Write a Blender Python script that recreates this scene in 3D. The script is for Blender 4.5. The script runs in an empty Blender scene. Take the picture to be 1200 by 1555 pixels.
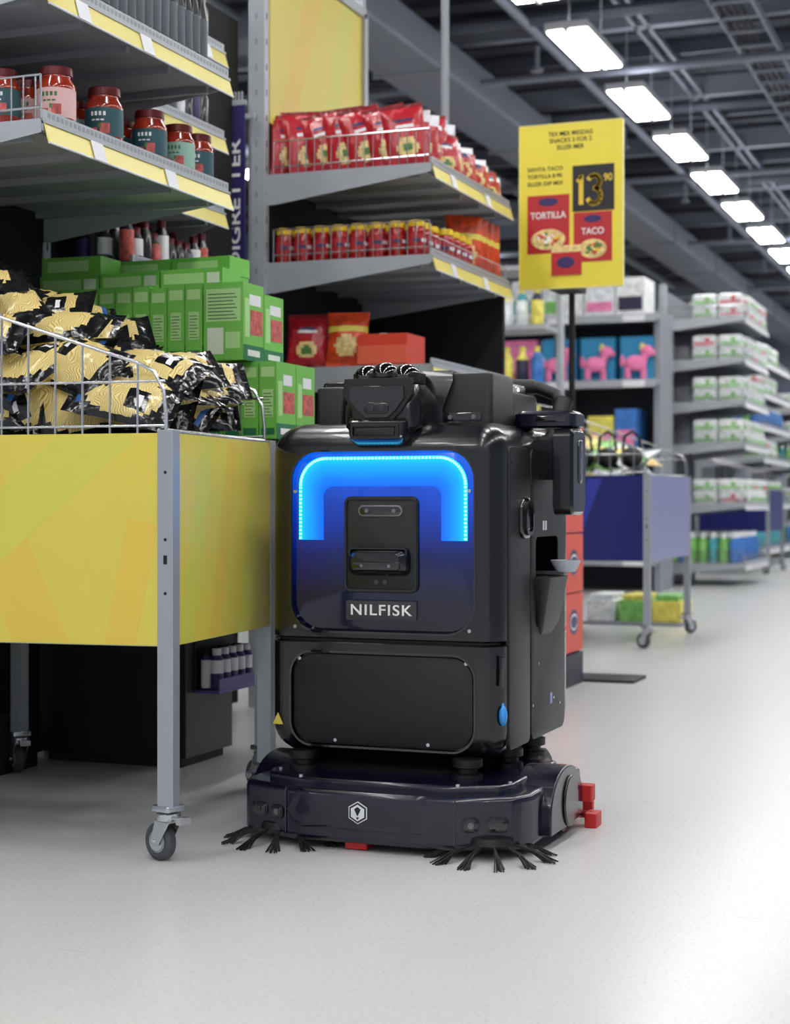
import bpy, bmesh, math, random
from mathutils import Vector, Matrix, Euler
random.seed(7)
D = bpy.data
SC = bpy.context.scene
pi = math.pi

# ------------------------------------------------------------------ materials
def M(name, col, rough=.5, metal=0., emit=None, es=0., noise=0., nscale=20., bump=0., bscale=60., trans=0., coat=0., spec=.5, alpha=1.):
    m = D.materials.new(name); m.use_nodes = True
    nt = m.node_tree; b = nt.nodes['Principled BSDF']
    c = (col[0], col[1], col[2], 1)
    b.inputs['Base Color'].default_value = c
    b.inputs['Roughness'].default_value = rough
    b.inputs['Metallic'].default_value = metal
    b.inputs['Specular IOR Level'].default_value = spec
    b.inputs['Transmission Weight'].default_value = trans
    b.inputs['Coat Weight'].default_value = coat
    b.inputs['Alpha'].default_value = alpha
    if emit:
        b.inputs['Emission Color'].default_value = (*emit, 1)
        b.inputs['Emission Strength'].default_value = es
    if noise or bump:
        tc = nt.nodes.new('ShaderNodeTexCoord')
        if noise:
            n = nt.nodes.new('ShaderNodeTexNoise'); n.inputs['Scale'].default_value = nscale
            n.inputs['Detail'].default_value = 4
            r = nt.nodes.new('ShaderNodeValToRGB')
            r.color_ramp.elements[0].position = .3; r.color_ramp.elements[1].position = .7
            r.color_ramp.elements[0].color = tuple(max(0, v*(1-noise)) for v in col)+(1,)
            r.color_ramp.elements[1].color = tuple(min(1, v*(1+noise)) for v in col)+(1,)
            nt.links.new(tc.outputs['Object'], n.inputs['Vector'])
            nt.links.new(n.outputs['Fac'], r.inputs['Fac'])
            nt.links.new(r.outputs['Color'], b.inputs['Base Color'])
        if bump:
            n2 = nt.nodes.new('ShaderNodeTexNoise'); n2.inputs['Scale'].default_value = bscale
            bp = nt.nodes.new('ShaderNodeBump'); bp.inputs['Strength'].default_value = bump
            bp.inputs['Distance'].default_value = .01
            nt.links.new(tc.outputs['Object'], n2.inputs['Vector'])
            nt.links.new(n2.outputs['Fac'], bp.inputs['Height'])
            nt.links.new(bp.outputs['Normal'], b.inputs['Normal'])
    return m

def s(r, g, b):   # sRGB 0-255 -> linear
    f = lambda v: ((v/255+.055)/1.055)**2.4 if v/255 > .04045 else v/255/12.92
    return (f(r), f(g), f(b))

# ------------------------------------------------------------------ builder
class B:
    def __init__(self):
        self.bm = bmesh.new(); self.uv = self.bm.loops.layers.uv.new('UVMap'); self.mats = []
    def mi(self, m):
        if m not in self.mats: self.mats.append(m)
        return self.mats.index(m)
    def face(self, vs, m, uvs=None):
        try: f = self.bm.faces.new(vs)
        except ValueError: return None
        f.material_index = self.mi(m)
        if uvs:
            for l, u in zip(f.loops, uvs): l[self.uv].uv = u
        return f
    def V(self, p, T=None):
        p = Vector(p)
        if T is not None: p = T @ p
        return self.bm.verts.new(p)
    def box(self, x0, x1, y0, y1, z0, z1, m, T=None):
        v = [self.V(p, T) for p in ((x0,y0,z0),(x1,y0,z0),(x1,y1,z0),(x0,y1,z0),(x0,y0,z1),(x1,y0,z1),(x1,y1,z1),(x0,y1,z1))]
        for q in ((3,2,1,0),(4,5,6,7),(0,1,5,4),(1,2,6,5),(2,3,7,6),(3,0,4,7)):
            self.face([v[i] for i in q], m, ((0,0),(1,0),(1,1),(0,1)))
    def loft(self, rings, m, T=None, caps=True):
        R = [[self.V(p, T) for p in r] for r in rings]
        n = len(R[0])
        for a, b in zip(R, R[1:]):
            for i in range(n):
                j = (i+1) % n
                self.face([a[i], a[j], b[j], b[i]], m)
        if caps:
            self.face(list(reversed(R[0])), m); self.face(R[-1], m)
    def prism(self, pts, z0, z1, m, T=None):
        self.loft([[(x, y, z0) for x, y in pts], [(x, y, z1) for x, y in pts]], m, T)
    def rr(self, rings, m, T=None, seg=6):
        """rounded-rect loft; rings = (cx,cy,z,hx,hy,r)"""
        out = []
        for cx, cy, z, hx, hy, r in rings:
            r = max(.0005, min(r, hx-.0001, hy-.0001)); pts = []
            for k, (sx, sy) in enumerate(((1,1),(-1,1),(-1,-1),(1,-1))):
                for i in range(seg+1):
                    a = (k + i/seg)*pi/2
                    pts.append((cx+sx*(hx-r)+r*math.cos(a), cy+sy*(hy-r)+r*math.sin(a), z))
            out.append(pts)
        self.loft(out, m, T)
    def plate(self, cx, cy, z0, z1, hx, hy, r, m, T=None, bev=.002, seg=6):
        self.rr([(cx,cy,z0,hx,hy,r),(cx,cy,z1-bev,hx,hy,r),(cx,cy,z1-bev*.3,hx-bev*.3,hy-bev*.3,r-bev*.3),(cx,cy,z1,hx-bev,hy-bev,r-bev)], m, T, seg)
    def frame(self, cx, cy, z0, z1, hx, hy, r, w, m, T=None, seg=8):
        def ring(h1, h2, rr_, z):
            rr_ = max(.001, rr_); pts = []
            for k, (sx, sy) in enumerate(((1,1),(-1,1),(-1,-1),(1,-1))):
                for i in range(seg+1):
                    a = (k+i/seg)*pi/2
                    pts.append((cx+sx*(h1-rr_)+rr_*math.cos(a), cy+sy*(h2-rr_)+rr_*math.sin(a), z))
            return pts
        rs = [ring(hx,hy,r,z0), ring(hx,hy,r,z1), ring(hx-w,hy-w,r-w,z1), ring(hx-w,hy-w,r-w,z0), ring(hx,hy,r,z0)]
        self.loft(rs, m, T, caps=False)
    def cyl(self, p0, p1, r, m, seg=10, r2=None, T=None, caps=True):
        p0, p1 = Vector(p0), Vector(p1); d = (p1-p0)
        if d.length < 1e-6: return
        d.normalize(); a = d.orthogonal().normalized(); b = d.cross(a)
        r2 = r if r2 is None else r2
        f = lambda p, rad: [p+(a*math.cos(2*pi*i/seg)+b*math.sin(2*pi*i/seg))*rad for i in range(seg)]
        self.loft([f(p0, r), f(p1, r2)], m, T, caps)
    def tube(self, pts, r, m, seg=8, T=None):
        pts = [Vector(p) for p in pts]
        rings = []; a = None
        for i, p in enumerate(pts):
            d = (pts[min(i+1, len(pts)-1)]-pts[max(i-1, 0)]).normalized()
            a = d.orthogonal().normalized() if a is None else (a-d*a.dot(d)).normalized()
            b = d.cross(a)
            rings.append([p+(a*math.cos(2*pi*k/seg)+b*math.sin(2*pi*k/seg))*r for k in range(seg)])
        self.loft(rings, m, T)
    def lathe(self, prof, c, ms, seg=14, T=None):
        rings = [[self.V((c[0]+r*math.cos(2*pi*k/seg), c[1]+r*math.sin(2*pi*k/seg), c[2]+z), T) for k in range(seg)] for r, z in prof]
        for q, (a, b) in enumerate(zip(rings, rings[1:])):
            mm = ms[q] if isinstance(ms, (list, tuple)) else ms
            for i in range(seg):
                j = (i+1) % seg
                self.face([a[i], a[j], b[j], b[i]], mm, ((i/seg,0),((i+1)/seg,0),((i+1)/seg,1),(i/seg,1)))
        m0 = ms[0] if isinstance(ms, (list, tuple)) else ms
        m1 = ms[-1] if isinstance(ms, (list, tuple)) else ms
        self.face(list(reversed(rings[0])), m0); self.face(rings[-1], m1)
    def pillow(self, T, w, h, t, pick, nx=14, ny=10, crink=.004):
        def pt(i, j, sg):
            u, v = i/nx, j/ny
            a = (max(0, math.sin(pi*u)))**.55 * (max(0, math.sin(pi*min(1, max(0, (v-.06)/.88)))))**.5
            zz = sg*t/2*a
            if 0 < i < nx and 0 < j < ny: zz += random.uniform(-crink, crink)
            pinch = 1-.06*math.sin(pi*v)
            return ((u-.5)*w*pinch, (v-.5)*h, zz)
        top = [[self.V(pt(i, j, 1), T) for j in range(ny+1)] for i in range(nx+1)]
        bot = [[top[i][j] if i in (0, nx) or j in (0, ny) else self.V(pt(i, j, -1), T) for j in range(ny+1)] for i in range(nx+1)]
        for i in range(nx):
            for j in range(ny):
                u, v = (i+.5)/nx, (j+.5)/ny
                uv = ((i/nx,j/ny),((i+1)/nx,j/ny),((i+1)/nx,(j+1)/ny),(i/nx,(j+1)/ny))
                self.face([top[i][j], top[i+1][j], top[i+1][j+1], top[i][j+1]], pick(u, v, 1), uv)
                q = [bot[i][j+1], bot[i+1][j+1], bot[i+1][j], bot[i][j]]
                self.face(q, pick(u, v, -1), (uv[3], uv[2], uv[1], uv[0]))
    def ball(self, c, r, m, T=None, seg=14, sc=(1,1,1)):
        prof = []
        for i in range(9):
            a = -pi/2+pi*i/8
            prof.append((max(.0004, math.cos(a)*r), math.sin(a)*r))
        TT = Matrix.Translation(c) @ Matrix.Diagonal((*sc, 1))
        if T is not None: TT = T @ TT
        self.lathe(prof, (0,0,0), m, seg, TT)
    def done(self, name, parent=None, bevel=0., loc=None, rot=None, angle=38, seg=2):
        bm = self.bm
        bmesh.ops.recalc_face_normals(bm, faces=bm.faces)
        for f in bm.faces: f.smooth = True
        lim = math.radians(angle)
        for e in bm.edges:
            if len(e.link_faces) == 2 and e.calc_face_angle(0) > lim: e.smooth = False
        me = D.meshes.new(name); bm.to_mesh(me); bm.free()
        for m in self.mats: me.materials.append(m)
        o = D.objects.new(name, me); SC.collection.objects.link(o)
        if parent: o.parent = parent
        if loc: o.location = loc
        if rot: o.rotation_euler = rot
        if bevel:
            md = o.modifiers.new('bevel', 'BEVEL'); md.width = bevel; md.segments = seg
            md.limit_method = 'ANGLE'; md.angle_limit = math.radians(40)
        return o

def empty(name, loc=(0,0,0), yaw=0):
    o = D.objects.new(name, None); SC.collection.objects.link(o)
    o.location = loc; o.rotation_euler = (0,0,yaw); o.empty_display_size = .2
    return o

def text(name, body, size, loc, rot, m, parent=None, ext=.0008, ax='CENTER', width=None, spacing=1., bold=0.):
    c = D.curves.new(name, 'FONT'); c.body = body; c.size = size; c.extrude = ext
    c.align_x = ax; c.align_y = 'CENTER'; c.space_character = spacing; c.offset = bold
    c.materials.append(m)
    o = D.objects.new(name, c); SC.collection.objects.link(o)
    o.location = loc; o.rotation_euler = rot
    if parent: o.parent = parent
    if width:
        bpy.context.view_layer.update()
        k = width/max(1e-4, o.dimensions.x); o.scale = (k, 1, 1)
    return o

def cut(o, cutters):
    for c in cutters:
        md = o.modifiers.new('cut', 'BOOLEAN'); md.object = c; md.operation = 'DIFFERENCE'; md.solver = 'EXACT'
    bpy.context.view_layer.update()
    dg = bpy.context.evaluated_depsgraph_get()
    me = D.meshes.new_from_object(o.evaluated_get(dg), depsgraph=dg)
    o.modifiers.clear(); old = o.data; o.data = me
    bm = bmesh.new(); bm.from_mesh(me)
    for f in bm.faces: f.smooth = True
    for e in bm.edges:
        e.smooth = not (len(e.link_faces) == 2 and e.calc_face_angle(0) > math.radians(38))
    bm.to_mesh(me); bm.free()

RX = Matrix.Rotation(pi/2, 4, 'X')
RZX = Matrix(((0,0,1,0),(1,0,0,0),(0,1,0,0),(0,0,0,1)))

# ------------------------------------------------------------------ palette
steel   = M('shelf_grey_paint', s(172,176,182), .4, .15, noise=.04, nscale=6)
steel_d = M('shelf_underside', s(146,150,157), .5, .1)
chrome  = M('zinc_wire', s(205,207,210), .25, .85)
legm    = M('leg_grey_paint', s(160,165,172), .38, .2)
rubber  = M('caster_rubber', s(72,74,78), .6)
black   = M('matte_black', s(14,14,16), .6, noise=.3, nscale=40)
blackp  = M('black_panel', s(10,10,12), .75)
yel     = M('yellow_panel', s(224,206,84), .42)
yel2    = M('yellow_panel_light', s(216,210,86), .42)
yel3    = M('yellow_panel_orange', s(229,198,78), .42)
strip   = M('label_strip_yellow', s(236,222,122), .35)
tag     = M('paper_tag', s(236,236,240), .5)
purple  = M('dark_purple_sign', s(48,38,94), .4)
white   = M('white_print', s(240,240,240), .4)
whiteg  = M('white_plastic', s(225,227,230), .35)

# ------------------------------------------------------------------ room
def floor_mat():
    m = M('vinyl_floor', s(214,215,213), .25, spec=.42)
    nt = m.node_tree; b = nt.nodes['Principled BSDF']; N = nt.nodes.new; L = nt.links.new
    tc = N('ShaderNodeTexCoord')
    n1 = N('ShaderNodeTexNoise'); n1.inputs['Scale'].default_value = 130; n1.inputs['Detail'].default_value = 5
    r1 = N('ShaderNodeValToRGB'); e = r1.color_ramp.elements
    e[0].position = .33; e[0].color = (*s(196,197,196), 1); e[1].position = .5; e[1].color = (*s(209,210,209), 1)
    mp = N('ShaderNodeMapping'); mp.inputs['Rotation'].default_value = (0,0,-.35); mp.inputs['Scale'].default_value = (3., 90, 1)
    n2 = N('ShaderNodeTexNoise'); n2.inputs['Scale'].default_value = 1.6; n2.inputs['Detail'].default_value = 1
    r2 = N('ShaderNodeValToRGB'); e = r2.color_ramp.elements
    e[0].position = .19; e[0].color = (.66,.65,.64,1); e[1].position = .22; e[1].color = (1,1,1,1)
    mx = N('ShaderNodeMix'); mx.data_type = 'RGBA'; mx.blend_type = 'MULTIPLY'; mx.inputs[0].default_value = 1
    L(tc.outputs['Object'], n1.inputs['Vector']); L(tc.outputs['Object'], mp.inputs['Vector']); L(mp.outputs[0], n2.inputs['Vector'])
    L(n1.outputs['Fac'], r1.inputs['Fac']); L(n2.outputs['Fac'], r2.inputs['Fac'])
    L(r1.outputs[0], mx.inputs[6]); L(r2.outputs[0], mx.inputs[7]); L(mx.outputs[2], b.inputs['Base Color'])
    return m
X0, X1, Y0, Y1, ZC = -11., 5., -3., 38., 5.0
b = B(); b.box(X0, X1, Y0, Y1, -.1, 0, floor_mat()); b.done('floor')
wallm = M('wall_paint', s(150,158,176), .8, noise=.05, nscale=1)
b = B(); b.box(X0-.2, X0, Y0, Y1, 0, ZC, wallm); b.done('wall_left')
b = B(); b.box(X1, X1+.2, Y0, Y1, 0, ZC, wallm); b.done('wall_right')
b = B(); b.box(X0, X1, Y1, Y1+.2, 0, ZC, wallm); b.done('wall_back')
ceil = M('ceiling_deck', s(70,73,84), .7, noise=.15, nscale=2)
duct = M('ceiling_steel', s(136,140,152), .5, .2)
ductd = M('ceiling_steel_dark', s(84,87,99), .5, .2)
b = B(); b.box(X0, X1, Y0, Y1, ZC, ZC+.1, ceil)
y = Y0+.2
while y < Y1:
    b.box(X0, X1, y, y+.18, ZC-.06, ZC, ceil); y += .45
b.done('ceiling')
b = B()
y = 1.
while y < Y1-1:
    b.box(X0, X1, y, y+.1, 4.62, 4.8, duct)
    b.box(X0, X1, y+1.2, y+1.26, 4.7, 4.8, ductd); y += 2.4
for x in (-8.3, -6., -1.2, 1.2, 3.4):
    b.box(x, x+.12, Y0, Y1, 4.42, 4.62, ductd)
    b.box(x-.05, x+.17, Y0, Y1, 4.60, 4.62, duct)
for x in (-2.15, -1.85): b.box(x, x+.02, Y0, Y1, 4.40, 4.47, duct)  # cable tray rails, rungs and cables follow, joined to the beams mesh
y = Y0+.1
while y < Y1: b.box(-2.15, -1.85, y, y+.03, 4.40, 4.42, duct); y += .4
for x in (-2.95, -2.85): b.box(x, x+.03, Y0, Y1, 4.62, 4.66, duct)
for k in range(4): b.cyl((-2.1+.05*k,Y0,4.435),(-2.1+.05*k,Y1,4.435), .012, black, 6)
b.done('ceiling_beams_cable_tray')
b = B()
b.rr([(0,0,Y0+.5,.28,.14,.03),(0,0,Y1-.5,.28,.14,.03)], duct,
     Matrix.Translation((-4.5, 0, 4.3)) @ Matrix(((1,0,0,0),(0,0,1,0),(0,1,0,0),(0,0,0,1))))
for y in range(0, 36, 3): b.box(-4.8, -4.2, y, y+.04, 4.14, 4.46, steel_d)
for yy in (11.0, 19.0, 27.): b.rr([(0,0,-9.,.2,.12,.03),(0,0,-4.6,.2,.12,.03)], duct, Matrix.Translation((0,yy,4.3)) @ Matrix(((0,0,1,0),(1,0,0,0),(0,1,0,0),(0,0,0,1))))
b.done('ventilation_duct')
b = B()
for x, z, r in ((-5.4,4.35,.05),(-3.6,4.5,.04),(-7.2,4.3,.06),(-.2,4.4,.05)):
    b.cyl((x,Y0,z),(x,Y1,z), r, duct, 10)
for y in (8.5, 13, 17.5, 22, 27): b.cyl((X0,y,4.28),(X1,y,4.28), .035, duct, 8)
for y in (6.5, 9.7, 12.2, 15.4, 19.1, 23.6): b.cyl((X0,y,4.52),(X1,y,4.52), .05, ductd, 8)
for y in range(6, 34, 3):
    for x in (-.19, -3.6): b.cyl((x,y+.5,4.4),(x,y+.5,4.22), .02, duct, 8); b.cyl((x,y+.5,4.22),(x,y+.5,4.2), .05, duct, 10)
b.done('ceiling_pipes')

lampw = M('lamp_housing', s(210,212,216), .4)
lampe = M('lamp_diffuser', (1,1,1), .5, emit=(1,.99,.975), es=27)
lamp_fill = M('added_ceiling_fill', (1,1,1), .5, emit=(.9,.94,1), es=7)  # invented glowing strip on the housing top, added to brighten the ceiling
def lamp(x, y, z=4.0):
    b = B()
    b.box(-.15,.15,-.54,.54,.0,.05, lampw)
    b.box(-.10,.10,-.5,.5,.05,.056, lamp_fill)
    for a in (-.135, .015): b.box(a, a+.12, -.5, .5, -.012, .0, lampe)
    b.box(-.015,.015,-.54,.54,-.02,0, lampw)
    for yy in (-.45,.45): b.cyl((0,yy,.05),(0,yy,.62), .005, steel, 6)
    b.done('ceiling_light', loc=(x, y, z))
for xr in (-7.0, -2.9, -.6, 1.7):  # last two rows are out of view, added to brighten the aisle
    for i in range(-8, 15):
        if xr == -7. and i % 2: continue
        lamp(xr, 11.3+1.72*i)

# ------------------------------------------------------------------ display bins
def display_bin(name, loc, yaw, W, Dp, pm, pside=None, deco=None, basket=True, holes=True):
    E = empty(name, loc, yaw); pside = pside or pm
    b = B()
    for (x, y) in ((0,0),(-W,0),(0,Dp),(-W,Dp)):
        b.box(x-.019, x+.019, y-.019, y+.019, .125, .965, legm)
        if holes:
            for z in (.87,.72,.6):
                b.cyl((x,y-.0195,z),(x,y-.0185,z), .004, black, 8)
            b.box(x-.0045,x+.0045,y-.0196,y-.0185,.665,.685, black)
    for z in (.49,.945):
        b.box(-W, 0, -.005, .006, z-.01, z+.01, legm); b.box(-W, 0, Dp-.006, Dp+.005, z-.01, z+.01, legm)
        b.box(-.006, .005, 0, Dp, z-.01, z+.01, legm); b.box(-W-.005, -W+.006, 0, Dp, z-.01, z+.01, legm)
    b.done('frame', E, bevel=.003)
    b = B()
    b.box(-W+.0, -.019, -.016, -.006, .483, .958, pm)
    b.box(-W+.02, -.019, Dp+.006, Dp+.016, .483, .958, pm)
    b.box(.006, .016, .019, Dp-.019, .483, .958, pside)
    b.box(-W-.016, -W-.006, .019, Dp-.019, .483, .958, pm)
    b.box(-W+.01, -.01, .01, Dp-.01, .50, .52, black)
    b.done('panels', E)
    if deco: deco(E, W, Dp)
    b = B()
    for k, (x, y) in enumerate(((0,0),(-W,0),(0,Dp),(-W,Dp))):
        T = Matrix.Translation((x, y, 0)) @ Matrix.Rotation((1.15, .9, -.7, 2.2)[k], 4, 'Z')
        b.cyl((0,0,.095),(0,0,.13), .012, chrome, 10, T=T)
        b.plate(0, 0, .114, .127, .028, .028, .006, chrome, T)
        b.lathe([(.02,.090),(.028,.094),(.028,.108),(.02,.112)], (0,0,0), chrome, 14, T)
        for sx in (-1, 1):
            b.loft([[(sx*.019, -.026,.095),(sx*.019,.022,.095),(sx*.019,.040,.034),(sx*.019,.014,.034)],
                    [(sx*.0215,-.026,.095),(sx*.0215,.022,.095),(sx*.0215,.040,.034),(sx*.0215,.014,.034)]], chrome, T)
        b.box(-.0215,.0215,-.026,.022,.09,.096, chrome, T)
        Tw = T @ Matrix.Translation((0,.026,.0425)) @ Matrix.Rotation(pi/2, 4, 'Y')
        b.lathe([(.008,-.015),(.020,-.015),(.025,-.012),(.034,-.0145),(.0425,-.008),(.0425,.008),(.034,.0145),(.025,.012),(.020,.015),(.008,.015)],
                (0,0,0), [chrome,steel_d,rubber,rubber,rubber,rubber,rubber,steel_d,chrome], 28, Tw)
        b.cyl((-.027,.026,.0425),(.027,.026,.0425), .007, chrome, 8, T=T)
        b.box(-.014,.014,-.045,-.01,.098,.103, chrome, T)
        b.box(-.016,.016,-.055,-.04,.088,.104, chrome, T)
    b.done('casters', E, bevel=.0008)
    if basket:
        b = B()
        zt = lambda x: 1.09+.36*min(-x, .9)
        for y in (.0, Dp):
            b.tube([(-W, y, zt(-W)), (-.07, y, zt(-.07)), (-.035, y, zt(-.04)-.008), (-.012, y, 1.055), (-.006, y, 1.0), (-.006, y, .955)], .0045, chrome)
            for z in (.975, 1.075):
                b.cyl((-W,y,z),(-.008,y,z), .003, chrome, 6)
            x = -.075
            while x > -W:
                b.cyl((x,y,.955),(x,y,zt(x)), .0028, chrome, 6); x -= .068
        b.cyl((-.006,0,.965),(-.006,Dp,.965), .0045, chrome, 6)
        for z in (.975,1.1,1.25,1.4):
            b.cyl((-W,0,z),(-W,Dp,z), .003, chrome, 6)
        y = .06
        while y < Dp:
            b.cyl((-W,y,.955),(-W,y,zt(-W)), .0028, chrome, 6); y += .07
        b.done('wire_basket', E)
    return E

def clip(pts, x0, x1, z0, z1):
    for ax, lim, sg in ((0,x0,1),(0,x1,-1),(1,z0,1),(1,z1,-1)):
        out = []
        for i in range(len(pts)):
            a, c = pts[i-1], pts[i]
            ia, ic = sg*(a[ax]-lim) >= 0, sg*(c[ax]-lim) >= 0
            if ia != ic:
                t = (lim-a[ax])/(c[ax]-a[ax]); out.append((a[0]+(c[0]-a[0])*t, a[1]+(c[1]-a[1])*t))
            if ic: out.append(c)
        pts = out
        if not pts: break
    return pts
def yellow_deco(E, W, Dp):
    b = B()
    def stroke(p0, p1, w, lvl, m, front=True, lim=None):
        p0, p1 = Vector(p0), Vector(p1); d = (p1-p0).normalized(); n = Vector((-d.y, d.x))*w/2
        pts = [tuple(p0+n), tuple(p0-n), tuple(p1-n), tuple(p1+n)]
        pts = clip(pts, *(lim or (-W+.01, -.02, .486, .956)))
        if len(pts) < 3: return
        off = .0161+.0001*lvl
        vs = [b.V((x, -off, z)) if front else b.V((off, x, z)) for x, z in pts]
        b.face(vs, m)
    stroke((-.56,1.05),(-.27,.40), .13, 1, yel3)
    stroke((-.72,.50),(-.12,.99), .13, 2, yel2)
    stroke((-.13,.40),(-.055,.76), .075, 3, yel3)
    L2 = (.022,Dp-.022,.486,.956)
    stroke((.05,.42),(.20,1.0), .08, 1, yel2, False, L2)
    stroke((.22,.42),(.36,.95), .07, 1, yel3, False, L2)
    stroke((.42,.42),(.56,1.0), .09, 1, yel2, False, L2)
    b.done('panel_print', E)
BY = math.radians(5.5)
display_bin('display_bin', (-1.793, 3.257, 0), BY, .98, .64, yel, deco=yellow_deco)
display_bin('display_bin', (-1.99, 4.16, 0), 0, .80, .80, black, basket=False)

# ------------------------------------------------------------------ pasta bags
def pasta_mat():
    m = M('pasta_noodles', s(226,196,96), .45, coat=.3)
    nt = m.node_tree; b = nt.nodes['Principled BSDF']; N = nt.nodes.new; L = nt.links.new
    tc = N('ShaderNodeTexCoord'); w = N('ShaderNodeTexWave'); w.inputs['Scale'].default_value = 62
    w.inputs['Distortion'].default_value = 40; w.inputs['Detail'].default_value = 1; w.inputs['Detail Scale'].default_value = .3
    r = N('ShaderNodeValToRGB'); e = r.color_ramp.elements
    e[0].position = .0; e[0].color = (*s(186,150,72), 1); e[1].position = .4; e[1].color = (*s(232,212,138), 1)
    bp = N('ShaderNodeBump'); bp.inputs['Strength'].default_value = .4; bp.inputs['Distance'].default_value = .003
    L(tc.outputs['Object'], w.inputs['Vector']); L(w.outputs['Fac'], r.inputs['Fac']); L(r.outputs[0], b.inputs['Base Color'])
    L(w.outputs['Fac'], bp.inputs['Height']); L(bp.outputs[0], b.inputs['Normal'])
    return m
pasta = pasta_mat()
film = M('black_film', s(13,13,16), .2, bump=.5, bscale=26, coat=.3)
blue = M('blue_print', s(34,92,160), .35)
def mkpick(lo, hi, bl):
    lab = random.random() < .6
    def p(u, v, sd):
        e = abs(u-.5)**2.5/.13+abs(v-.5)**2.5/.07
        if sd < 0: return film if v > .8 or v < .12 else pasta
        if bl and .86 < v < .92 and .15 < u < .85: return blue
        if lab and lo < u < hi and .30 < v < .37: return tag
        if lab and lo-.05 < u < hi+.15 and .26 < v < .44: return film
        if e < 1: return pasta
        return film
    return p
b = B()
def bag(lx, ly, z, tilt, spin, yaw, sc=1.):
    T = Matrix.Translation((lx, ly, z)) @ Matrix.Rotation(yaw, 4, 'Z') @ Matrix.Rotation(tilt, 4, 'X') @ Matrix.Rotation(spin, 4, 'Z')
    a = random.uniform(.15,.5)
    b.pillow(T, .165*sc, .25*sc, .08*sc, mkpick(a, a+.2, random.random()<.6), 18, 20, .0024)
top = lambda x: 1.04+.42*min(-x, .9)
R_ = random.uniform
for ly, tl in ((.10, 1.1), (.24, .98), (.38, .88), (.52, .82)):
    x = -.15
    while x > -.88:
        z = 1.025
        t = top(x)+(.04 if ly > .2 else -.02)
        if ly > .2: z = t-.18
        z = max(z, 1.035)
        while z < t:
            sp = R_(-.7,.7) if random.random() < .25 and z > 1.08 else pi/2+R_(-.5,.5)
            bag(x+R_(-.02,.01), ly+R_(-.012,.012)+.02*(z-1), z+R_(-.008,.01), tl+R_(-.25,.18)-.3*(z > t-.08), sp+random.choice((0, pi)), R_(-.3,.3)+(.25 if x > -.2 else 0))
            z += .082
        x -= .118
for ly in (.2, .34, .48): bag(-.125, ly, 1.07+R_(-.01,.02), .35, 1.4+R_(-.3,.3), .9, .85)
b.done('pasta_bags_pile', loc=(-1.793, 3.257, 0), rot=(0,0,BY))
b = B(); b.box(-.96,-.03,.025,.615,.53,.93, black); b.done('bin_filler_crate', bevel=.004, loc=(-1.793, 3.257, 0), rot=(0,0,BY))

# ------------------------------------------------------------------ green boxes
g1 = M('green_carton', s(116,192,78), .45, noise=.05, nscale=9)
g2 = M('green_carton_dark', s(28,116,74), .45)
g3 = M('green_carton_light', s(178,220,146), .45)
redp = M('red_food_print', s(196,88,84), .45, noise=.45, nscale=60)
paper = M('pale_print', s(222,232,208), .5)
darkt = M('dark_text', s(60,110,60), .5)
def gbox(b, x, y, z, w, d, h):
    T = Matrix.Translation((x, y, z))
    b.box(-w/2, w/2, 0, d, 0, h, g1, T)
    e = .0006
    b.box(-w/2+.006, w/2-.006, -e, 0, h*.05, h*.14, g2, T)
    b.box(-w/2+.010, w/2-.010, -e, 0, h*.28, h*.64, g3, T)
    for k in range(8):
        b.box(-w/2+.013, w/2-.013-.004*(k%3), -2*e, -e, h*(.30+.040*k), h*(.31+.040*k), darkt, T)
    b.box(-w/2+.006, w/2-.006, -e, 0, h*.8, h*.93, g3, T)
    b.box(w/2, w/2+e, d*.35, d-.008, h*.34, h*.62, redp, T)
    b.box(w/2, w/2+e, .012, d*.3, h*.3, h*.75, g3, T)
    b.box(w/2, w/2+e, d*.35, d*.8, h*.70, h*.84, white, T)
    b.box(w/2, w/2+e, .0, d, 0, h*.2, g2, T)
    b.box(w/2+e, w/2+2*e, d*.2, d*.75, h*.06, h*.14, white, T)
    b.box(-w/2+.004, w/2-.004, .004, d-.004, h, h+.0006, g3 if random.random()<.35 else g1, T)
b = B()
def wide(b, x, y, z, w, d, h):
    b.box(x, x+w, y, y+d, z, z+h, g1)
    e = .0007
    b.box(x+.008, x+w-.008, y-e, y, z+h*.5, z+h*.92, g3)
    for k in range(8): b.box(x+.014, x+w-.02-.006*(k%3), y-2*e, y-e, z+h*(.53+.045*k), z+h*(.542+.045*k), darkt)
    b.box(x+.012, x+w*.5, y-e, y, z+h*.08, z+h*.42, paper)
    b.box(x+w*.55, x+w-.01, y-e, y, z+h*.15, z+h*.36, g3)
    b.box(x+w, x+w+e, y+d*.35, y+d-.008, z+h*.34, z+h*.66, redp)
    b.box(x+w, x+w+e, y+.01, y+d*.3, z+h*.3, z+h*.8, g3)
    b.box(x+w, x+w+e, y+d*.3, y+d*.85, z+h*.72, z+h*.86, white)
    b.box(x+w, x+w+e, y, y+d, z, z+h*.2, g2)
    b.box(x+w+e, x+w+2*e, y+d*.2, y+d*.8, z+h*.06, z+h*.14, white)
H = .222
for L, (xa, xb, ya, z, rows) in enumerate(((-2.76,-1.985,4.24,.985,2),(-2.76,-2.06,4.18,.985+H,2))):
    yy = ya
    for row in range(rows):
        if L == 1:
            wide(b, xb-.128, yy, z, .125, .132, H-.002-.02*row)
            x = xb-.13-.03
        else:
            x = xb-.03
        while x > xa+.03:
            gbox(b, x, yy, z, .054, .132, H-.002-(.0 if random.random()<.8 else .006)); x -= .057
        yy += .136
z = .985+2*H
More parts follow.
